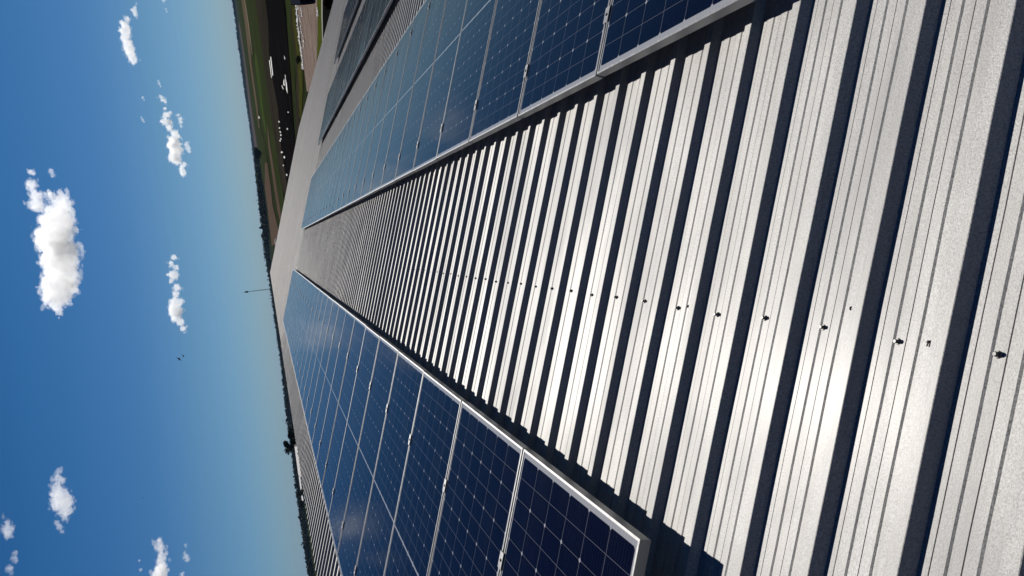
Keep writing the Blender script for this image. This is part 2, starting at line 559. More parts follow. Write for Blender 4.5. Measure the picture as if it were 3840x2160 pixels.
def make_wood(name, line, mat, label, r, crown, hvar, rows=2, step_px=5, clump=1.0, per=26):
    """A far wood that reads as one mass: hundreds of small crowns of leaf clumps along a ground line.
    line: [(photo y, distance along the ray direction on the ground, tree height)]"""
    bm = bmesh.new()
    ys = [q[0] for q in line]
    y = ys[0]
    while y < ys[-1]:
        for j in range(len(line) - 1):
            if line[j][0] <= y <= line[j + 1][0]:
                f = (y - line[j][0]) / (line[j + 1][0] - line[j][0])
                dist = line[j][1] + f * (line[j + 1][1] - line[j][1])
                h = line[j][2] + f * (line[j + 1][2] - line[j][2])
        d = A_RIGHT * ((1080 - y) / FOC) + A_DOWN * ((1003 - 0.134 * (925 - y) - 1920) / FOC) + A_FWD
        d = Vector((d.x, d.y, 0)).normalized()
        for k in range(rows):
            p = EYE * 1.0
            p.z = 0
            p = p + d * (dist * (1 + 0.02 * k + r.uniform(-.012, .012)))
            hh = h * (1 + hvar * (r.random() - 0.55)) * (1.0 if r.random() > .08 else 1.18)
            w = crown * r.uniform(.7, 1.25)
            clumps(bm, p + Vector((0, 0, hh * 0.55)), (w, w, hh * 0.47), per, clump * r.uniform(.8, 1.2), r)
        y += step_px * r.uniform(.6, 1.3)
    o = bm_obj(name, bm, mat)
    tag(o, label, 'forest', kind='stuff')
    return o


make_wood('distant_forest', [(-150, 5000, 19), (150, 5400, 19), (320, 5400, 19), (490, 6300, 16), (620, 5200, 19), (760, 3900, 18), (900, 3600, 15)],
          M_LEAF_FAR, 'blue hazy forest along the far horizon to the right', random.Random(3), 9.0, .55, 2, 3.2, 3.6, 22)
make_wood('tree_belt', [(560, 1900, 9), (700, 1700, 12), (790, 1570, 14), (870, 1700, 16), (950, 2400, 20), (1100, 2700, 17), (1240, 2900, 17), (1300, 2900, 15)],
          M_LEAF_FAR, 'dark belt of trees behind the brown field', random.Random(4), 5.0, .5, 3, 3.0, 2.0, 24)
make_wood('tree_belt', [(1280, 2700, 14), (1400, 2400, 15), (1530, 2300, 19), (1640, 2200, 17), (1770, 2200, 18), (1940, 2000, 17), (2081, 1900, 16), (2260, 1900, 15)],
          M_LEAF_FAR, 'dark belt of trees beyond the roof ridge', random.Random(5), 6.0, .4, 3, 3.0, 2.2, 24)

# single trees that can be told apart
def tree_px(x, y, dist, h, w, label, seed, **kw):
    d = on_depth(x, y, dist)
    return make_tree((d.x, d.y, 0), h, w, label, seed=seed, **kw)


tree_px(1100, 1664, 420, 17.6, 10.0, 'tall dark tree with round crown, highest above the roof ridge', 21, group='trees beyond the roof ridge', lobes=14)
tree_px(1100, 1630, 430, 15.2, 7.5, 'dark bushy tree pressed against the tallest tree, on its far side', 22, group='trees beyond the roof ridge', lobes=10)
tree_px(1100, 1608, 450, 13.2, 7.0, 'low dark tree at the far end of the clump by the tallest tree', 23, group='trees beyond the roof ridge', lobes=9)
tree_px(1123, 1700, 700, 9.4, 5.4, 'small dark bush in front of the long white building', 24, name='bush', cat='bush', lobes=7)
tree_px(1125, 1850, 1100, 16.0, 13.0, 'rounded dark tree behind the end of the low white building', 25, group='trees beyond the roof ridge', lobes=10)
tree_px(1138, 1890, 1000, 14.5, 12.0, 'spreading dark tree just past the end of the low white building', 26, group='trees beyond the roof ridge', lobes=10)
tree_px(975, 575, 900, 11.0, 14.0, 'broad dark tree standing alone at the edge of the brown field', 27, lobes=12)
_p = at(1132, 222)
make_tree((_p.x, _p.y, 0), 1.15, 1.9, 'dark round bush between the olive grass and the white rubble', seed=28, name='bush', cat='bush', lobes=7)

# reddish brown shrub close under the eave
_p = at(1243, 10)
make_tree((_p.x, _p.y, 0), 0.9, 2.2, 'rusty brown shrub in the dark verge below the eave', seed=31, leafmat=M_LEAF_BROWN, name='shrub', cat='shrub', lobes=10)

# ------------------------------------------------------------------ far buildings and bits
def gable(name, a, b, depth, wall_h, roof_h, wallmat, roofmat, label, cat='building', windows=0):
    """A long building whose visible long wall runs from ground point a to b."""
    a, b = Vector((a.x, a.y, 0)), Vector((b.x, b.y, 0))
    L = (b - a).length
    ang = math.atan2((b - a).y, (b - a).x)
    root = empty(name, a, (0, 0, ang))
    tag(root, label, cat)
    side = 1.0
    mid = (a + b) / 2
    nrm = Vector((-(b - a).y, (b - a).x, 0)).normalized()
    if nrm.dot(mid - Vector((EYE.x, EYE.y, 0))) < 0:
        side = -1.0
    y1 = depth * side
    bm = bmesh.new()
    add_box(bm, 0, L, min(0, y1), max(0, y1), 0, wall_h)
    bm_obj('wall', bm, wallmat, root)
    o = 0.35
    ya, yb, ym = -o * side, y1 + o * side, y1 / 2
    vs = [(-o, ya, wall_h + .01), (L + o, ya, wall_h + .01), (L + o, ym, wall_h + roof_h), (-o, ym, wall_h + roof_h), (L + o, yb, wall_h + .01), (-o, yb, wall_h + .01)]
    fs = [(0, 1, 2, 3), (3, 2, 4, 5), (0, 3, 5), (1, 4, 2), (0, 5, 4, 1)]
    mesh_obj('roof', vs, fs, roofmat, root)
    for k in range(windows):
        bm = bmesh.new()
        x = L * (k + 0.5) / windows
        add_box(bm, x - .5, x + .5, min(-.06 * side, .02 * side), max(-.06 * side, .02 * side), wall_h * .45, wall_h * .75)
        bm_obj('window', bm, M_DARKWIN, root)
    return root


M_PALEROOF = mat_plain('pale_roof_sheet', (0.56, 0.552, 0.52), (0.68, 0.67, 0.64), 0.3, 0.7)
q0, q1, q2 = at(1132, 1690), at(1135, 1790), at(1148, 1886)
gable('farm_building', on_depth(1110, 1665, 1500), on_depth(1110, 1792, 1500), 34, 3.2, 4.8, M_WALL, M_PALEROOF,  # farm walls take a darker colour that carries their shade
      'long white farm building beyond the roof ridge, the taller one beside the big tree')
gable('farm_building', on_depth(1110, 1794, 1520), on_depth(1110, 1886, 1520), 24, 4.8, 2.8, M_WALL, M_PALEROOF,
      'low white farm building continuing on from the taller white one')


def arched_shed(base, length, width, h, label):
    root = empty('shed', base)
    tag(root, label, 'shed')
    bm = bmesh.new()
    n = 12
    ra, rb = [], []
    for i in range(n + 1):
        a = math.pi * i / n
        ra.append(bm.verts.new((-width / 2 * math.cos(a), 0, h * math.sin(a) ** .8 if i not in (0, n) else 0)))
        rb.append(bm.verts.new((-width / 2 * math.cos(a), length, h * math.sin(a) ** .8 if i not in (0, n) else 0)))
    for i in range(n):
        bm.faces.new((ra[i], ra[i + 1], rb[i + 1], rb[i]))
    bm_obj('arched_roof', bm, M_WHITE, root, True)
    bm = bmesh.new()
    f = [bm.verts.new((-width / 2 * .97 * math.cos(math.pi * i / n), 0.25, .96 * (h * math.sin(math.pi * i / n) ** .8 if i not in (0, n) else 0))) for i in range(n + 1)]
    bm.faces.new(f)
    bm_obj('end_wall', bm, M_DARKWIN, root)
    return root


_p = on_depth(1044, 906, 620)
arched_shed((_p.x, _p.y, 0), 16, 9.0, 4.4, 'white arched shed peeping over the far end of the metal roof')

# dark metal shed at the edge of the yard: its near end wall is what shows
_a, _b = at(1181, 14), at(1116, 22)
_root = empty('shed', (_a.x, _a.y, 0))
tag(_root, 'dark navy metal shed at the edge of the pale dirt yard', 'shed')
_ux = (Vector((_b.x, _b.y, 0)) - Vector((_a.x, _a.y, 0)))
_bm = bmesh.new()
_hh = 2.1
_side = Vector((1, -0.05, 0)).normalized() * 26
_c = [Vector((0, 0, 0)), _ux * 0.55, _ux * 0.55 + _side, _side]
_lo = [_bm.verts.new(p) for p in _c]
_hi = [_bm.verts.new(p + Vector((0, 0, _hh))) for p in _c]
for i in range(4):
    _bm.faces.new((_lo[i], _lo[(i + 1) % 4], _hi[(i + 1) % 4], _hi[i]))
bm_obj('wall', _bm, M_DARKSHED, _root)
_bm = bmesh.new()
_r0 = [p + Vector((0, 0, _hh + .02)) for p in _c]
_mid0 = (_r0[0] + _r0[1]) / 2 + Vector((0, 0, .7))
_mid1 = (_r0[2] + _r0[3]) / 2 + Vector((0, 0, .7))
_v = [_bm.verts.new(p) for p in (_r0[0], _r0[1], _r0[2], _r0[3], _mid0, _mid1)]
for f in ((0, 4, 5, 3), (1, 2, 5, 4), (0, 1, 4), (2, 3, 5), (0, 3, 2, 1)):
    _bm.faces.new([_v[i] for i in f])
bm_obj('roof', _bm, M_DARKSHED, _root)

strip('path', G_KERB, [(1209.0, -60), (1209.0, 60), (1211, 130), (1213, 200)], [(1213.5, -60), (1213.5, 60), (1214.5, 130), (1215, 200)], 0.14)

# white rubble heaped in broken lines along the yard
M_RUBBLE = mat_plain('white_rubble', (0.32, 0.312, 0.305), (0.52, 0.51, 0.50), 3.0, 0.9)


def flat_piece(bm, x, y, ax, ay, thick, r, lift=0.1, n=7, skew=0.12):
    """An irregular flat lump on the ground whose outline covers about ax by ay photo pixels."""
    top, low = [], []
    for i in range(n):
        a = 6.2832 * i / n
        k = r.uniform(.65, 1.15)
        px_, py_ = ax * math.cos(a) * k, ay * math.sin(a) * k
        p = at(x + px_ + skew * py_, y + py_)
        top.append(bm.verts.new((p.x, p.y, lift + thick * r.uniform(.7, 1.2))))
        low.append(bm.verts.new((p.x, p.y, lift)))
    bm.faces.new(top)
    for i in range(n):
        bm.faces.new((low[i], low[(i + 1) % n], top[(i + 1) % n], top[i]))


def rubble_line(bm, pts, n, spread, ax, ay, r):
    for _ in range(n):
        f = r.random() * (len(pts) - 1)
        i = int(f)
        x = pts[i][0] + (pts[i + 1][0] - pts[i][0]) * (f - i) + r.gauss(0, spread)
        y = pts[i][1] + (pts[i + 1][1] - pts[i][1]) * (f - i) + r.gauss(0, spread)
        flat_piece(bm, x, y, ax * r.uniform(.5, 1.4), ay * r.uniform(.5, 1.5), r.uniform(.04, .14), r)


_r = random.Random(12)
_bm = bmesh.new()
rubble_line(_bm, [(1112, -30), (1115, 40), (1120, 90), (1126, 150), (1134, 205), (1139, 260)], 420, 1.5, 1.2, 2.4, _r)
rubble_line(_bm, [(1120, 24), (1122, 36)], 14, .8, 1.2, 2.2, _r)
rubble_line(_bm, [(1125, 55), (1128, 70), (1130, 82)], 20, .8, 1.2, 2.2, _r)
rubble_line(_bm, [(1132, 30), (1135, 52), (1137, 62)], 22, .8, 1.2, 2.2, _r)
rubble_line(_bm, [(1131, 95), (1134, 118), (1140, 140), (1143, 180)], 40, .8, 1.1, 2.4, _r)
rubble_line(_bm, [(1193, 28), (1195, 45), (1196, 62)], 40, .8, 1.4, 2.4, _r)
tag(bm_obj('rubble', _bm, M_RUBBLE), 'white broken rubble scattered in lines along the pale yard', 'rubble', kind='stuff')

# small pale things on the dark lot
def outline_sheet(name, pts, thick, label, cat, group, lift=0.29):
    """A flat sheet of real thickness lying on the ground: the outline is given in photo pixels."""
    bm = bmesh.new()
    ps = [at(x, y) for x, y in pts]
    top = [bm.verts.new((p.x, p.y, lift + thick)) for p in ps]
    low = [bm.verts.new((p.x, p.y, lift)) for p in ps]
    bm.faces.new(top)
    n = len(ps)
    for i in range(n):
        bm.faces.new((low[i], low[(i + 1) % n], top[(i + 1) % n], top[i]))
    return tag(bm_obj(name, bm, M_WHITE), label, cat, group)


outline_sheet('slab', [(1017.5, 214), (1020, 212), (1028, 282), (1025.5, 284)], .12, 'white slab on the edge of the black soil, the nearer of the pair', 'slab', 'white slabs on the dark lot')
outline_sheet('slab', [(1013, 228), (1015, 224), (1022.5, 290), (1021, 292)], .12, 'thinner white slab lying just behind the other one by the brown soil', 'slab', 'white slabs on the dark lot')
TG = 'white tarpaulins on the dark lot'
outline_sheet('tarpaulin', [(1073.5, 280), (1075, 280), (1076.5, 296), (1080, 312), (1082, 330), (1083, 344), (1084, 351), (1081.5, 345), (1078.5, 335), (1077, 316), (1075, 296)], .1,
              'longest white tarpaulin lying crumpled on the black soil', 'tarpaulin', TG)
outline_sheet('tarpaulin', [(1071, 295), (1071.5, 303), (1070.5, 314), (1073.5, 317), (1071, 322), (1068, 317), (1067.5, 308), (1069.5, 299)], .1,
              'short curved white tarpaulin beside the longest one', 'tarpaulin', TG)
outline_sheet('tarpaulin', [(1061, 319), (1062.5, 320), (1064.5, 327), (1068.5, 335), (1065.5, 333), (1062.5, 327)], .1,
              'smallest white tarpaulin scrap, set back from the other two', 'tarpaulin', TG)
outline_sheet('tarpaulin', [(1071, 208), (1073, 215), (1074.5, 221), (1073, 223), (1071.5, 219)], .1,
              'little white tarpaulin alone between the white slabs and the longest tarpaulin', 'tarpaulin', TG)


def bundle(x, y, w, label):
    bm = bmesh.new()
    r = random.Random(int(x * 7 + y))
    flat_piece(bm, x, y, 1.5 + w, 5.5 * w + 1.2, .16, r, .28, 9, .2)
    return tag(bm_obj('bundle', bm, M_WHITE), label, 'bundle', 'white bundles along the dark lot')


BUND = [(1050, 456, .5, 'white bundle at the near-right end of the string of bundles on the black soil'),
        (1052, 480, .42, 'rounded white bundle second from the right end of the string'),
        (1055, 495, .5, 'white bundle third from the right end, touching a longer one'),
        (1057, 506, .6, 'longest white bundle in the middle of the string'),
        (1057, 520, .35, 'white bundle just past the longest one'),
        (1054, 527, .5, 'white bundle set slightly behind the string'),
        (1059, 571, .35, 'white bundle, rear one of the close pair'),
        (1062, 570, .45, 'white bundle, front one of the close pair'),
        (1070, 589, .8, 'slanting white bundle past the close pair'),
        (1066, 620, .35, 'white bundle near the left end of the string by the roof edge'),
        (1079, 655, .6, 'white bundle at the left end of the string, nearest the roof edge'),
        (1082, 483, .5, 'slanting white bundle alone in the middle of the black soil'),
        (1086, 420, .3, 'small round white bundle alone nearest the roof eave'),
        (972, 440, .9, 'pale bundle by the dark hedge far out in the green field')]
for b in BUND:
    bundle(*b)

# radio mast
_b = on_depth(1030, 1082, 900)
_top = on_depth(908, 1098.5, 900).z
_mast = empty('radio_mast', (_b.x, _b.y, 0))
tag(_mast, 'tall thin radio mast rising above the far end of the roof ridge', 'mast')
_bm = bmesh.new()
_mh = _top - 3.5
for k in range(3):
    a = 2.094 * k
    add_cyl(_bm, (.42 * math.cos(a), .42 * math.sin(a), 0), (.42 * math.cos(a), .42 * math.sin(a), _mh), .13, .11, 6)
for k in range(int(_mh / 1.2)):
    z = k * 1.2
    for j in range(3):
        a, b2 = 2.094 * j, 2.094 * (j + 1)
        add_cyl(_bm, (.42 * math.cos(a), .42 * math.sin(a), z), (.42 * math.cos(b2), .42 * math.sin(b2), z + 1.2), .05, .05, 4)
bm_obj('lattice', _bm, M_MAST, _mast)
_bm = bmesh.new()
for k in range(3):
    a = 2.094 * k + .5
    add_box(_bm, .75 * math.cos(a) - .28, .75 * math.cos(a) + .28, .75 * math.sin(a) - .28, .75 * math.sin(a) + .28, _mh - 3.0, _mh + .4)
bm_obj('antenna_panel', _bm, M_MAST, _mast)
_bm = bmesh.new()
add_cyl(_bm, (0, 0, _mh - .5), (0, 0, _top), .14, .08, 6)
bm_obj('whip_antenna', _bm, M_MAST, _mast)


def far_pole(x, y, ytop_x, depth, label, th=.35):
    b = on_depth(x, y, depth)
    t = on_depth(ytop_x, y + 1.5, depth).z
    bm = bmesh.new()
    add_cyl(bm, (0, 0, 0), (0, 0, t), th, th * .6, 6)
    add_box(bm, -.9, .9, -.12, .12, t * .86, t * .86 + .3)
    o = bm_obj('pole', bm, M_MAST)
    o.location = (b.x, b.y, 0)
    tag(o, label, 'pole', 'thin poles on the skyline')


far_pole(1075, 1574, 1055, 1900, 'very faint thin pole above the dark trees beyond the roof ridge', .22)
far_pole(925, 317, 909, 3000, 'tiny pole with a crossbar sticking up from the far forest', .3)

# ------------------------------------------------------------------ the building with the corrugated roof
RIB_P = 0.2322
S_START, S_END = 0.30, 126.0
T_RIDGE, T_EAVE = -3.72, 19.3
RIB_TOP_NEAR = 1.3953                            # near top edge of one rib, along the row
RIB_H = 0.026
SHEAR = -0.018                                   # sheets laid about a degree off square

building = empty('long_building', (ORIGIN.x, ORIGIN.y, 0))
tag(building, 'long building whose corrugated galvanised roof carries the rows of solar panels', 'building')
inv = Matrix.Translation((-ORIGIN.x, -ORIGIN.y, 0))


def roof_world(s, t, n):
    return ORIGIN + E_S * s + E_T * t + E_N * n - Vector((ORIGIN.x, ORIGIN.y, 0))


# profile of one period measured from the rib's near top edge towards the eye (decreasing s)
PROF = [(0.0006, RIB_H), (-0.0008, RIB_H - 0.0005), (-0.019, 0.0), (-0.0440, 0.0), (-0.0460, -0.0022), (-0.0485, 0.0), (-0.0505, 0.0028), (-0.0795, 0.0028), (-0.0850, 0.0),
        (-0.1110, 0.0), (-0.1130, -0.0022), (-0.1155, 0.0), (-0.1175, 0.0028), (-0.1435, 0.0028), (-0.1490, 0.0), (-0.1805, 0.0), (-0.2000, RIB_H)]


# beyond the panels the ribs are low, their gentle sides shaped to catch sun
S_CHANGE = 31.9
PROF_FAR = [(0.0, 0.0155), (-0.0212, 0.002), (-0.150, 0.002), (-0.190, 0.0155)]


def roof_sheet():
    vs, fs = [], []
    k0 = math.floor((S_START - RIB_TOP_NEAR) / RIB_P)
    k1 = math.ceil((S_END - RIB_TOP_NEAR) / RIB_P)
    prof = []
    for k in range(k1, k0 - 1, -1):
        base = RIB_TOP_NEAR + k * RIB_P
        jig = rng.uniform(-.0012, .0012)
        for ds, h in (PROF_FAR if base > S_CHANGE else PROF):
            prof.append((base + ds + jig, h))
    ts = [T_RIDGE + (4.4 - T_RIDGE) * i / 40 for i in range(41)] + [5.2, 6.6, 8.2, 10.0, 12.5, 15.5, T_EAVE]
    nt = len(ts)
    for s, h in prof:
        for t in ts:
            w = 0.0010 * math.sin(s * 2.1 + t * 1.3) + 0.0008 * math.sin(s * 5.3 - t * 2.2)
            u = 0.0009 * math.sin(s * 9.1 + t * 4.7) + 0.0007 * math.sin(s * 23.0 + t * 11.3) + 0.0005 * math.sin(t * 27.0 - s * 3.1)
            vs.append((t, s + u + SHEAR * (t - 0.067), h + (w if t not in (T_RIDGE,) else 0)))
    for i in range(len(prof) - 1):
        for j in range(nt - 1):
            a = i * nt + j
            fs.append((a, a + 1, a + nt + 1, a + nt))
    return vs, fs


vs, fs = roof_sheet()
roof = mesh_obj('roof', vs, fs, M_ROOF, building)
roof.data.materials.append(M_ROOF_FAR)
for _p in roof.data.polygons:
    if _p.center.y > S_CHANGE:
        _p.material_index = 1
roof.location = ORIGIN - Vector((ORIGIN.x, ORIGIN.y, 0))
roof.rotation_euler = (0, PITCH, 0)
mod = roof.modifiers.new('thickness', 'SOLIDIFY')
mod.thickness = 0.0012
mod.offset = -1.0

# the far slope, walls and gables (mostly hidden, but really there)
rz = roof_world(0, T_RIDGE, -0.012)
ez = roof_world(0, T_EAVE, -0.012)
half_w = ez.x - rz.x
lx = rz.x - half_w
Y0, Y1 = S_START - 0.2, S_END + 0.2
mesh_obj('far_roof_slope', [(rz.x, Y0, rz.z - .01), (rz.x, Y1, rz.z - .01), (lx, Y1, ez.z), (lx, Y0, ez.z)], [(0, 1, 2, 3)], M_ROOF, building)
wx0, wx1 = lx + 0.4, ez.x - 0.4
wz = ez.z - 0.16
for (x0, y0, x1, y1) in ((wx0, Y0 + .3, wx0, Y1 - .3), (wx1, Y1 - .3, wx1, Y0 + .3)):
    mesh_obj('wall', [(x0, y0, 0), (x1, y1, 0), (x1, y1, wz), (x0, y0, wz)], [(0, 1, 2, 3)], M_WALL, building)
for y in (Y0 + .3, Y1 - .3):
    mesh_obj('gable_wall', [(wx0, y, 0), (wx1, y, 0), (wx1, y, wz), (rz.x, y, rz.z - .18), (wx0, y, wz)], [(0, 1, 2, 3, 4)], M_WALL, building)


# roofing screws: sub-parts of the roof, one in each pan along the line in the middle of the walkway
def screw_mesh():
    bm = bmesh.new()
    n = 16
    rings = [(0.0076, 0.0000), (0.0076, 0.0016), (0.0070, 0.0026), (0.0064, 0.0030), (0.0062, 0.0046)]
    prev = None
    for r, z in rings:
        ring = [bm.verts.new((r * math.cos(6.2832 * i / n), r * math.sin(6.2832 * i / n), z)) for i in range(n)]
        if prev:
            for i in range(n):
                bm.faces.new((prev[i], prev[(i + 1) % n], ring[(i + 1) % n], ring[i]))
        prev = ring
    bm.faces.new(prev)
    hexa = []
    for z, r in ((0.0048, 0.0050), (0.0105, 0.0050), (0.0118, 0.0041)):
        hexa.append([bm.verts.new((r * math.cos(6.2832 * i / 6 + .3), r * math.sin(6.2832 * i / 6 + .3), z)) for i in range(6)])
    for a, b in zip(hexa, hexa[1:]):
        for i in range(6):
            bm.faces.new((a[i], a[(i + 1) % 6], b[(i + 1) % 6], b[i]))
    bm.faces.new(hexa[-1])
    bmesh.ops.recalc_face_normals(bm, faces=bm.faces)
    me = bpy.data.meshes.new('screw')
    bm.to_mesh(me)
    bm.free()
    me.materials.append(M_ZINC)
    return me


SM = screw_mesh()
for k in range(34):
    o = bpy.data.objects.new('screw', SM)
    scene.collection.objects.link(o)
    o.parent = roof
    o.location = (0.067 + rng.uniform(-.005, .005), 1.063 + k * RIB_P + 0.007 + rng.uniform(-.003, .003), 0.0002)
    o.rotation_euler = (rng.uniform(-.06, .06), rng.uniform(-.06, .06), rng.uniform(0, 6))


# loose screws lying on the roof
def loose(x, y, rz_, label, L=.022):
    d = A_RIGHT * ((1080 - y) / FOC) + A_DOWN * ((x - 1920) / FOC) + A_FWD
    q = d.dot(E_N)
    p = EYE + d * (-(EYE_H - 0.0045) / q)
    bm = bmesh.new()
    add_cyl(bm, (0, 0, 0), (0.007, 0, 0), .0058, .0058, 6)
    add_cyl(bm, (0.007, 0, 0), (0.0085, 0, 0), .0085, .0085, 12)
    add_cyl(bm, (0.0085, 0, 0), (L, 0, 0), .0030, .0022, 8)
    o = bm_obj('loose_screw', bm, M_RUBBER)
    o.scale = (.6, .6, .6)
    o.rotation_euler = (Matrix.Rotation(PITCH, 3, 'Y') @ Matrix.Rotation(rz_, 3, 'Z')).to_euler()
    o.location = p
    tag(o, label, 'screw', 'loose screws on the roof')


loose(3484, 1277, 2.9, 'loose dark screw lying on the sheet nearest the camera, beside the second fixed screw')
loose(3197, 1158, 1.4, 'thin loose screw lying against a crease, uphill of the fixed screws', .014)
loose(2583, 1146, 2.2, 'loose dark screw lying on the sixth sheet trough from the camera')
loose(2160, 1090, 2.6, 'farthest loose screw, lying beside the line of fixed screws', .014)

# ------------------------------------------------------------------ solar panels
PH = 0.1585                                      # panel top above the pans
S0, STEP = 1.9169, 1.05


def frame_mesh():
    bm = bmesh.new()
    L, W, D = PANEL_L, PANEL_W, FRAME_D
    lip, wall = LIP, 0.0025
    add_box(bm, 0, lip, 0, W, -0.002, 0)
    add_box(bm, L - lip, L, 0, W, -0.002, 0)
    add_box(bm, lip, L - lip, 0, lip, -0.002, 0)
    add_box(bm, lip, L - lip, W - lip, W, -0.002, 0)
    add_box(bm, 0, wall, 0, W, -D, -0.002)
    add_box(bm, L - wall, L, 0, W, -D, -0.002)
    add_box(bm, wall, L - wall, 0, wall, -D, -0.002)
    add_box(bm, wall, L - wall, W - wall, W, -D, -0.002)
    # bottom flange
    add_box(bm, wall, 0.028, wall, W - wall, -D, -D + .002)
    add_box(bm, L - 0.028, L - wall, wall, W - wall, -D, -D + .002)
    return bm


def panel_proto(clamp_t):
    root = empty('solar_panel')
    fr = bm_obj('frame', frame_mesh(), M_ALU, root)
    fr.location = (0, 0, PH)
    gl = mesh_obj('glass', [(LIP - .002, LIP - .002, -.0015), (PANEL_L - LIP + .002, LIP - .002, -.0015), (PANEL_L - LIP + .002, PANEL_W - LIP + .002, -.0015), (LIP - .002, PANEL_W - LIP + .002, -.0015)],
                  [(0, 1, 2, 3)], M_CELLS, root)
    gl.data.transform(Matrix.Translation((0, 0, 0)))
    gl.location = (0, 0, PH - .0012)
    bk = mesh_obj('backsheet', [(LIP, LIP, -.007), (PANEL_L - LIP, LIP, -.007), (PANEL_L - LIP, PANEL_W - LIP, -.007), (LIP, PANEL_W - LIP, -.007)], [(3, 2, 1, 0)], M_BACK, root)
    bk.location = (0, 0, PH)
    for ct in clamp_t:
        bm = bmesh.new()
        yj = PANEL_W + 0.009
        add_box(bm, ct - .035, ct + .035, yj - .021, yj + .021, .0005, .0045, .0008)
        add_box(bm, ct - .035, ct + .035, yj - .006, yj + .006, -.035, .0005)
        add_cyl(bm, (ct, yj, .0045), (ct, yj, .010), .0062, .0062, 6)
        c = bm_obj('clamp', bm, M_ALU, root)
        c.location = (0, 0, PH)
        bm = bmesh.new()
        add_box(bm, ct - .02, ct + .02, -.009, PANEL_W + .009, RIB_H + .002, PH - FRAME_D - .001)
        bm_obj('rail', bm, M_ALU, root)
    return root


def copy_tree(o, parent=None):
    c = o.copy()
    scene.collection.objects.link(c)
    c.parent = parent
    for ch in list(o.children):
        copy_tree(ch, c)
    return c


ORD = ['nearest', 'second', 'third', 'fourth', 'fifth', 'sixth', 'seventh', 'eighth', 'ninth', 'tenth', 'eleventh', 'twelfth', 'thirteenth',
       'fourteenth', 'fifteenth', 'sixteenth', 'seventeenth', 'eighteenth', 'nineteenth', 'twentieth', 'twenty-first', 'twenty-second',
       'twenty-third', 'twenty-fourth', 'twenty-fifth', 'twenty-sixth', 'twenty-seventh', 'farthest']
ROWS = [  # t of the uphill edge, first k, last k, clamps, name, row-wide tilt wobble
    (-0.6112 - PANEL_L, 0, 27, (0.30, PANEL_L - 0.47), 'row next to the roof ridge', 0.0012),
    (0.9648, 0, 27, (0.254, PANEL_L - 0.19), 'second row from the roof ridge', 0.0016),
    (4.35, 10, 27, (0.30, PANEL_L - 0.30), 'third row from the roof ridge', 0.004),
    (7.62, 20, 27, (0.30, PANEL_L - 0.30), 'row nearest the eave', 0.004),
]
prng = random.Random(5)
for t0, k0, k1, clamps, rname, wob in ROWS:
    proto = panel_proto(clamps)
    for k in range(k0, k1 + 1):
        o = proto if k == k0 else copy_tree(proto)
        tilt = prng.gauss(0, wob)
        yaw = prng.gauss(0, wob)
        dz = prng.uniform(-.0015, .0015)
        o.location = ORIGIN + E_S * (S0 + STEP * k + 0.004) + E_T * (t0 + prng.uniform(-.002, .002)) + E_N * dz
        o.rotation_euler = (Matrix.Rotation(PITCH, 3, 'Y') @ Matrix.Rotation(tilt * .5, 3, 'X') @ Matrix.Rotation(yaw * .3, 3, 'Y')).to_euler()
        i = k - k0
        n = k1 - k0
        if i == n:
            lab = 'farthest solar panel from the camera in the ' + rname
        elif i == n - 1:
            lab = 'last but one solar panel of the ' + rname
        elif i == 0:
            lab = 'nearest solar panel to the camera in the ' + rname
        else:
            lab = ORD[i] + ('') + ' solar panel from the camera in the ' + rname
        tag(o, lab, 'solar panel', 'solar panels in the ' + rname)

# ------------------------------------------------------------------ birds
def bird(x, y, dist, span, roll, yaw, label, dihedral=.5):
    p = far_at(x, y, dist)
    root = bmesh.new()
    # body: tapered spindle
    n = 8
    prev = None
    for yy, r in ((-.30, .004), (-.24, .03), (-.10, .055), (.06, .06), (.16, .045), (.22, .038), (.27, .02), (.31, .003)):
        ring = [root.verts.new((r * math.cos(6.2832 * i / n), yy, r * math.sin(6.2832 * i / n))) for i in range(n)]
        if prev:
            for i in range(n):
                root.faces.new((prev[i], prev[(i + 1) % n], ring[(i + 1) % n], ring[i]))
        prev = ring
    for s in (-1, 1):
        secs = []
        for f, chord, back in ((0.05, .20, 0.0), (.35, .19, -.01), (.65, .15, -.05), (1.0, .03, -.16)):
            X = s * f * span / 2
            z = .02 + math.sin(dihedral) * abs(X) * (1 if f < .7 else .8)
            secs.append([root.verts.new((X, .10 + back, z)), root.verts.new((X, .10 + back - chord, z - .01)), root.verts.new((X, .10 + back - chord * .5, z + .018))])
        for a, b in zip(secs, secs[1:]):
            for i in range(3):
                root.faces.new((a[i], a[(i + 1) % 3], b[(i + 1) % 3], b[i]))
    o = bm_obj('bird', root, M_BIRD)
    o.scale = (1, span * 1.5, span * 1.5)
    o.location = p
    o.rotation_euler = Euler((roll[0], roll[1], yaw))
    tag(o, label, 'bird', 'birds in the air')


bird(672, 1346, 62, .40, (0.2, 0.75, 0), 2.9, 'dark bird in the blue sky, wings spread level, the higher one of the pair', .1)
bird(687, 1334, 62, .34, (-.3, -0.3, 0), .7, 'dark bird with raised wing, flying close beside another in the sky', .75)
bird(1177, 412, 75, .36, (0.3, 0.6, 0), 1.2, 'black bird flying low over the far part of the metal roof', .5)
bird(1009, 1455, 150, .36, (0.2, 0.3, 0), .9, 'tiny bird low in the sky just above the roof ridge', .5)
bird(537, 1867, 170, .36, (0.3, 0.3, 0), 1.4, 'tiny bird high in the empty sky on the ridge side', .4)

# ------------------------------------------------------------------ clouds
def mat_cloud(name, dens):
    t = NT(name)
    v = t.node('ShaderNodeVolumeScatter')
    v.inputs['Color'].default_value = (0.88, 0.89, 0.91, 1)
    v.inputs['Density'].default_value = dens
    v.inputs['Anisotropy'].default_value = 0.5
    t.l.new(v.outputs[0], t.out.inputs['Volume'])
    return t.mat


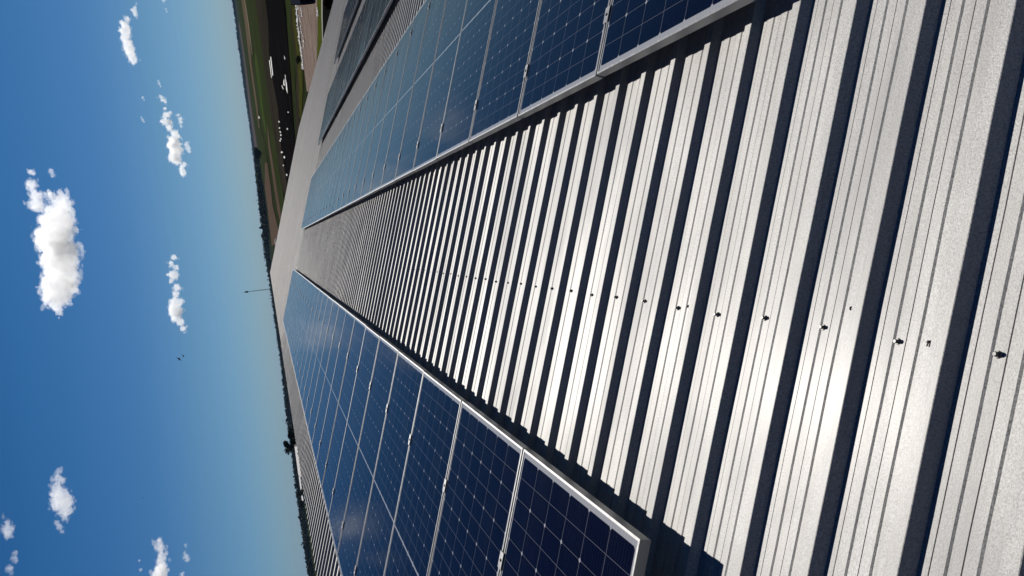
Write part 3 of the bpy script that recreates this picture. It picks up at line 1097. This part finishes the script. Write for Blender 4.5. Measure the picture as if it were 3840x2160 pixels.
M_CLOUD = mat_cloud('dense_cloud', 0.014)
M_WISP = mat_cloud('thin_cloud', 0.011)
M_VEIL = mat_cloud('cloud_veil', 0.0060)
BASE_Z = 1250.0


def _ico(sub):
    bm = bmesh.new()
    bmesh.ops.create_icosphere(bm, subdivisions=sub, radius=1.0)
    bm.verts.index_update()
    r_ = ([v.co.copy() for v in bm.verts], [tuple(v.index for v in f.verts) for f in bm.faces])
    bm.free()
    return r_


ICO = {1: _ico(1), 2: _ico(2)}


def cloud(puffs, label, mat=None, seed=1, wispy=False):
    r = random.Random(seed)
    cx = sum(p[0] * p[2] for p in puffs) / sum(p[2] for p in puffs)
    cy = sum(p[1] * p[2] for p in puffs) / sum(p[2] for p in puffs)
    d = A_RIGHT * ((1080 - cy) / FOC) + A_DOWN * ((cx - 1920) / FOC) + A_FWD
    dist = min(13000.0, BASE_Z / max(d.normalized().z, .02))
    c = EYE + d.normalized() * dist
    k = dist / FOC * d.length                      # metres per photo pixel at the cloud (approx.)
    V, F = [], []

    def blob(p, rad, sub):
        vs_, fs_ = ICO[sub]
        n0 = len(V)
        V.extend([p + q * rad for q in vs_])
        F.extend([(i + n0, j + n0, l + n0) for i, j, l in fs_])

    for x, y, rp in puffs:
        dd = A_RIGHT * ((1080 - y) / FOC) + A_DOWN * ((x - 1920) / FOC) + A_FWD
        p = EYE + dd * (dist / d.length) - c + d.normalized() * r.uniform(-.6, .6) * rp * k
        R = rp * k * 0.86
        blob(p, R, 2)
        for _ in range(9):
            u = Vector((r.gauss(0, 1), r.gauss(0, 1), r.gauss(0, 1))).normalized()
            blob(p + u * R * r.uniform(.7, 1.0), R * r.uniform(.18, .42), 1)

    def remesh(me_in, vox):
        o_ = bpy.data.objects.new('cloud', me_in)
        scene.collection.objects.link(o_)
        md = o_.modifiers.new('remesh', 'REMESH')
        md.mode = 'VOXEL'
        md.voxel_size = vox
        dg = bpy.context.evaluated_depsgraph_get()
        res = bpy.data.meshes.new_from_object(o_.evaluated_get(dg))
        bpy.data.objects.remove(o_)
        res.name = 'cloud'
        return res

    rmean = sum(p[2] for p in puffs) / len(puffs) * k
    off = Vector((r.uniform(0, 99), r.uniform(0, 99), r.uniform(0, 99)))
    me = bpy.data.meshes.new('cloud')
    me.from_pydata(V, [], F)
    me = remesh(me, max(1.6 * k, rmean * .11))
    nrm = [v.normal.copy() for v in me.vertices]
    cos = [v.co.copy() for v in me.vertices]
    for i, co in enumerate(cos):                   # billow: push the surface about with turbulent noise
        q = co / (rmean * 1.1) + off
        w = mnoise.noise_vector(q) * .42 + mnoise.noise_vector(q * 2.3) * .24 + mnoise.noise_vector(q * 5.1) * .12
        ridge = abs(mnoise.noise(q * 1.7)) + .5 * abs(mnoise.noise(q * 3.7)) + .3 * abs(mnoise.noise(q * 7.5))
        cos[i] = co + w * rmean * .85 + nrm[i] * (ridge - .45) * rmean * .50
    me.vertices.foreach_set('co', [f for q in cos for f in q])
    me.update()
    V2 = [f for f in cos]
    F2 = [tuple(p_.vertices) for p_ in me.polygons]
    for _ in range(26 * len(puffs)):              # torn shreds round the edges: thin enough to be half transparent
        i = r.randrange(len(cos))
        n_ = (nrm[i] + Vector((r.gauss(0, .5), r.gauss(0, .5), r.gauss(0, .5)))).normalized()
        p_ = cos[i] + n_ * rmean * r.uniform(.02, .30)
        R_ = rmean * r.uniform(.045, .13)
        st = Vector((r.uniform(.6, 1.7), r.uniform(.6, 1.7), r.uniform(.6, 1.3)))
        vs_, fs_ = ICO[1]
        n0 = len(V2)
        V2.extend([p_ + Vector((q.x * st.x, q.y * st.y, q.z * st.z)) * R_ for q in vs_])
        F2.extend([(a_ + n0, b_ + n0, c_ + n0) for a_, b_, c_ in fs_])
    me = bpy.data.meshes.new('cloud')
    me.from_pydata(V2, [], F2)
    me2 = remesh(me, max(0.9 * k, rmean * .045))
    fr = 1.0 / (rmean * .30)
    nrm = [v.normal.copy() for v in me2.vertices]
    cos = [v.co.copy() for v in me2.vertices]
    cos = [co + n * (mnoise.fractal(co * fr + off, 0.8, 2.1, 4) * rmean * .07 - .5 * k) for co, n in zip(cos, nrm)]
    me2.vertices.foreach_set('co', [f for q in cos for f in q])
    me2.update()
    o = bpy.data.objects.new('cloud', me2)
    scene.collection.objects.link(o)
    o.location = c
    me2.materials.clear()
    me2.materials.append(mat or M_CLOUD)
    tag(o, label, 'cloud', 'white clouds in the sky')
    # thin veil of torn vapour round the dense part
    V3, F3 = [], []
    for _ in range(18 * len(puffs)):
        i = r.randrange(len(cos))
        p_ = cos[i] + nrm[min(i, len(nrm) - 1)] * rmean * r.uniform(-.05, .38)
        R_ = rmean * r.uniform(.10, .30)
        st = Vector((r.uniform(.7, 1.9), r.uniform(.7, 1.9), r.uniform(.5, 1.1)))
        vs_, fs_ = ICO[2]
        n0 = len(V3)
        o2 = Vector((r.uniform(0, 99), r.uniform(0, 99), r.uniform(0, 99)))
        V3.extend([p_ + Vector((q.x * st.x, q.y * st.y, q.z * st.z)) * R_ * (1 + 1.1 * mnoise.noise(q * 1.6 + o2)) for q in vs_])
        F3.extend([(a_ + n0, b_ + n0, c_ + n0) for a_, b_, c_ in fs_])
    me = bpy.data.meshes.new('veil')
    me.from_pydata(V3, [], F3)
    me3 = remesh(me, max(1.0 * k, rmean * .05))
    me3.materials.clear()
    me3.materials.append(M_VEIL)
    vo = bpy.data.objects.new('veil', me3)
    scene.collection.objects.link(vo)
    vo.parent = o
    return o


CLOUDS = [
    ([(194, 733, 13), (236, 740, 20), (224, 778, 32), (212, 833, 48), (170, 872, 30), (196, 901, 52), (258, 869, 26), (232, 947, 48), (194, 962, 34), (228, 1006, 52), (268, 1051, 18),
      (220, 1060, 50), (212, 1106, 38), (237, 1115, 26), (219, 1145, 18), (231, 1164, 8)], 'largest white cloud, long and grey in its middle', 0),
    ([(119, 646, 12), (117, 692, 17), (133, 733, 21), (135, 769, 23), (150, 783, 15)], 'ragged white cloud just above the end of the largest cloud', 0),
    ([(188, 636, 6), (193, 646, 9), (198, 660, 7)], 'small faint wisp beside the ragged cloud near the largest one', 1),
    ([(606, 363, 8), (613, 377, 9), (617, 405, 6), (625, 430, 12), (638, 425, 8), (614, 457, 12), (634, 457, 13), (636, 479, 13), (655, 498, 12), (661, 510, 15), (646, 521, 12), (656, 540, 22),
      (636, 545, 11), (661, 565, 24), (643, 590, 15), (663, 601, 17), (689, 617, 11), (686, 640, 12), (684, 652, 7)], 'lumpy white cloud with a thin curling tail, lower right of the sky', 0),
    ([(668, 432, 6), (677, 444, 8), (678, 458, 8), (679, 472, 6)], 'small hooked cloud below the lumpy cloud with the tail', 1),
    ([(700, 540, 8), (706, 555, 9), (710, 568, 7)], 'small thin cloud shred under the lumpy cloud', 1),
    ([(654, 966, 12), (643, 991, 11), (660, 1002, 10), (651, 1032, 18), (643, 1054, 9), (663, 1077, 13), (660, 1104, 13), (652, 1132, 17), (671, 1134, 13), (654, 1162, 23), (676, 1168, 13),
      (660, 1190, 18), (678, 1209, 14), (686, 1231, 11), (694, 1250, 6)], 'long narrow cloud with dark patches low in the middle of the sky', 0),
    ([(223, 1766, 10), (214, 1793, 13), (233, 1800, 10), (212, 1826, 15), (221, 1853, 24), (236, 1883, 29), (221, 1897, 19), (243, 1919, 21), (245, 1939, 12)],
     'smooth oval cloud with a grey core, alone high on the ridge side', 0),
    ([(210, 1955, 6), (214, 1962, 8), (222, 1977, 10), (233, 1994, 7)], 'small cloud trailing just after the smooth oval cloud', 1),
    ([(27, 1959, 9), (29, 1984, 16), (31, 2003, 14), (14, 1940, 5)], 'soft white cloud at the top edge of the sky, ridge side', 1),
    ([(58, 2074, 8), (56, 2092, 9), (58, 2104, 8)], 'small soft cloud in the upper corner, above the paired one', 1),
    ([(35, 2131, 10), (44, 2150, 7)], 'small soft cloud nearest the upper corner of the sky', 1),
    ([(597, 2034, 13), (601, 2050, 15), (605, 2067, 11), (607, 2086, 15), (604, 2104, 16), (603, 2123, 19), (599, 2141, 22), (600, 2160, 24), (600, 2190, 26)],
     'thick white cloud bank cut off by the picture edge on the ridge side', 0),
    ([(691, 2076, 6), (697, 2087, 9), (704, 2098, 8)], 'small bright cloud below the bank at the picture edge', 1),
    ([(696, 2043, 5), (699, 2052, 4)], 'tiny cloud speck next to the small bright cloud', 1),
    ([(522, 2102, 5), (527, 2137, 6)], 'faint wisp above the cloud bank at the picture edge', 1),
    ([(685, 2150, 7), (684, 2168, 11)], 'small cloud at the picture edge below the cloud bank', 1),
    ([(476, 72, 8), (458, 84, 10), (451, 117, 8), (468, 93, 14), (471, 116, 17), (470, 141, 15), (479, 166, 15), (484, 186, 17), (491, 203, 16), (498, 221, 13), (505, 235, 7)],
     'upright billowy cloud with a knobbly head at the right of the sky', 0),
    ([(511, 14, 4), (507, 28, 6), (503, 41, 10), (509, 56, 7), (515, 68, 4), (492, 36, 5)], 'torn scrap of cloud next to the knobbly-headed cloud', 1),
    ([(622, 34, 4), (626, 44, 4)], 'tiny white cloud sliver low at the right of the sky', 1),
    ([(614, 3, 6), (616, -10, 9)], 'small cloud cut off by the right edge of the sky', 1),
    ([(536, 366, 5), (540, 375, 4)], 'tiny cloud puff above the tail of the lumpy cloud', 1),
    ([(530, 440, 4), (535, 448, 5), (539, 456, 4)], 'tiny curved cloud puff above the lumpy cloud', 1),
    ([(594, 303, 4), (598, 314, 5), (602, 324, 4)], 'faint puff ahead of the lumpy cloud tail', 1),
]
for i, (pf, lab, w) in enumerate(CLOUDS):
    cloud(pf, lab, M_WISP if w else None, seed=50 + i, wispy=bool(w))

# ------------------------------------------------------------------ haze
t = NT('haze_air')
_v = t.node('ShaderNodeVolumePrincipled')
_v.inputs['Color'].default_value = (0.30, 0.46, 0.72, 1)
_v.inputs['Density'].default_value = 1.9e-5
_v.inputs['Anisotropy'].default_value = 0.2
t.l.new(_v.outputs[0], t.out.inputs['Volume'])
_bm = bmesh.new()
add_box(_bm, -9000, 9000, -300, 12000, -1.0, 62.0)
HAZE = bm_obj('haze', _bm, t.mat)
tag(HAZE, kind='stuff')
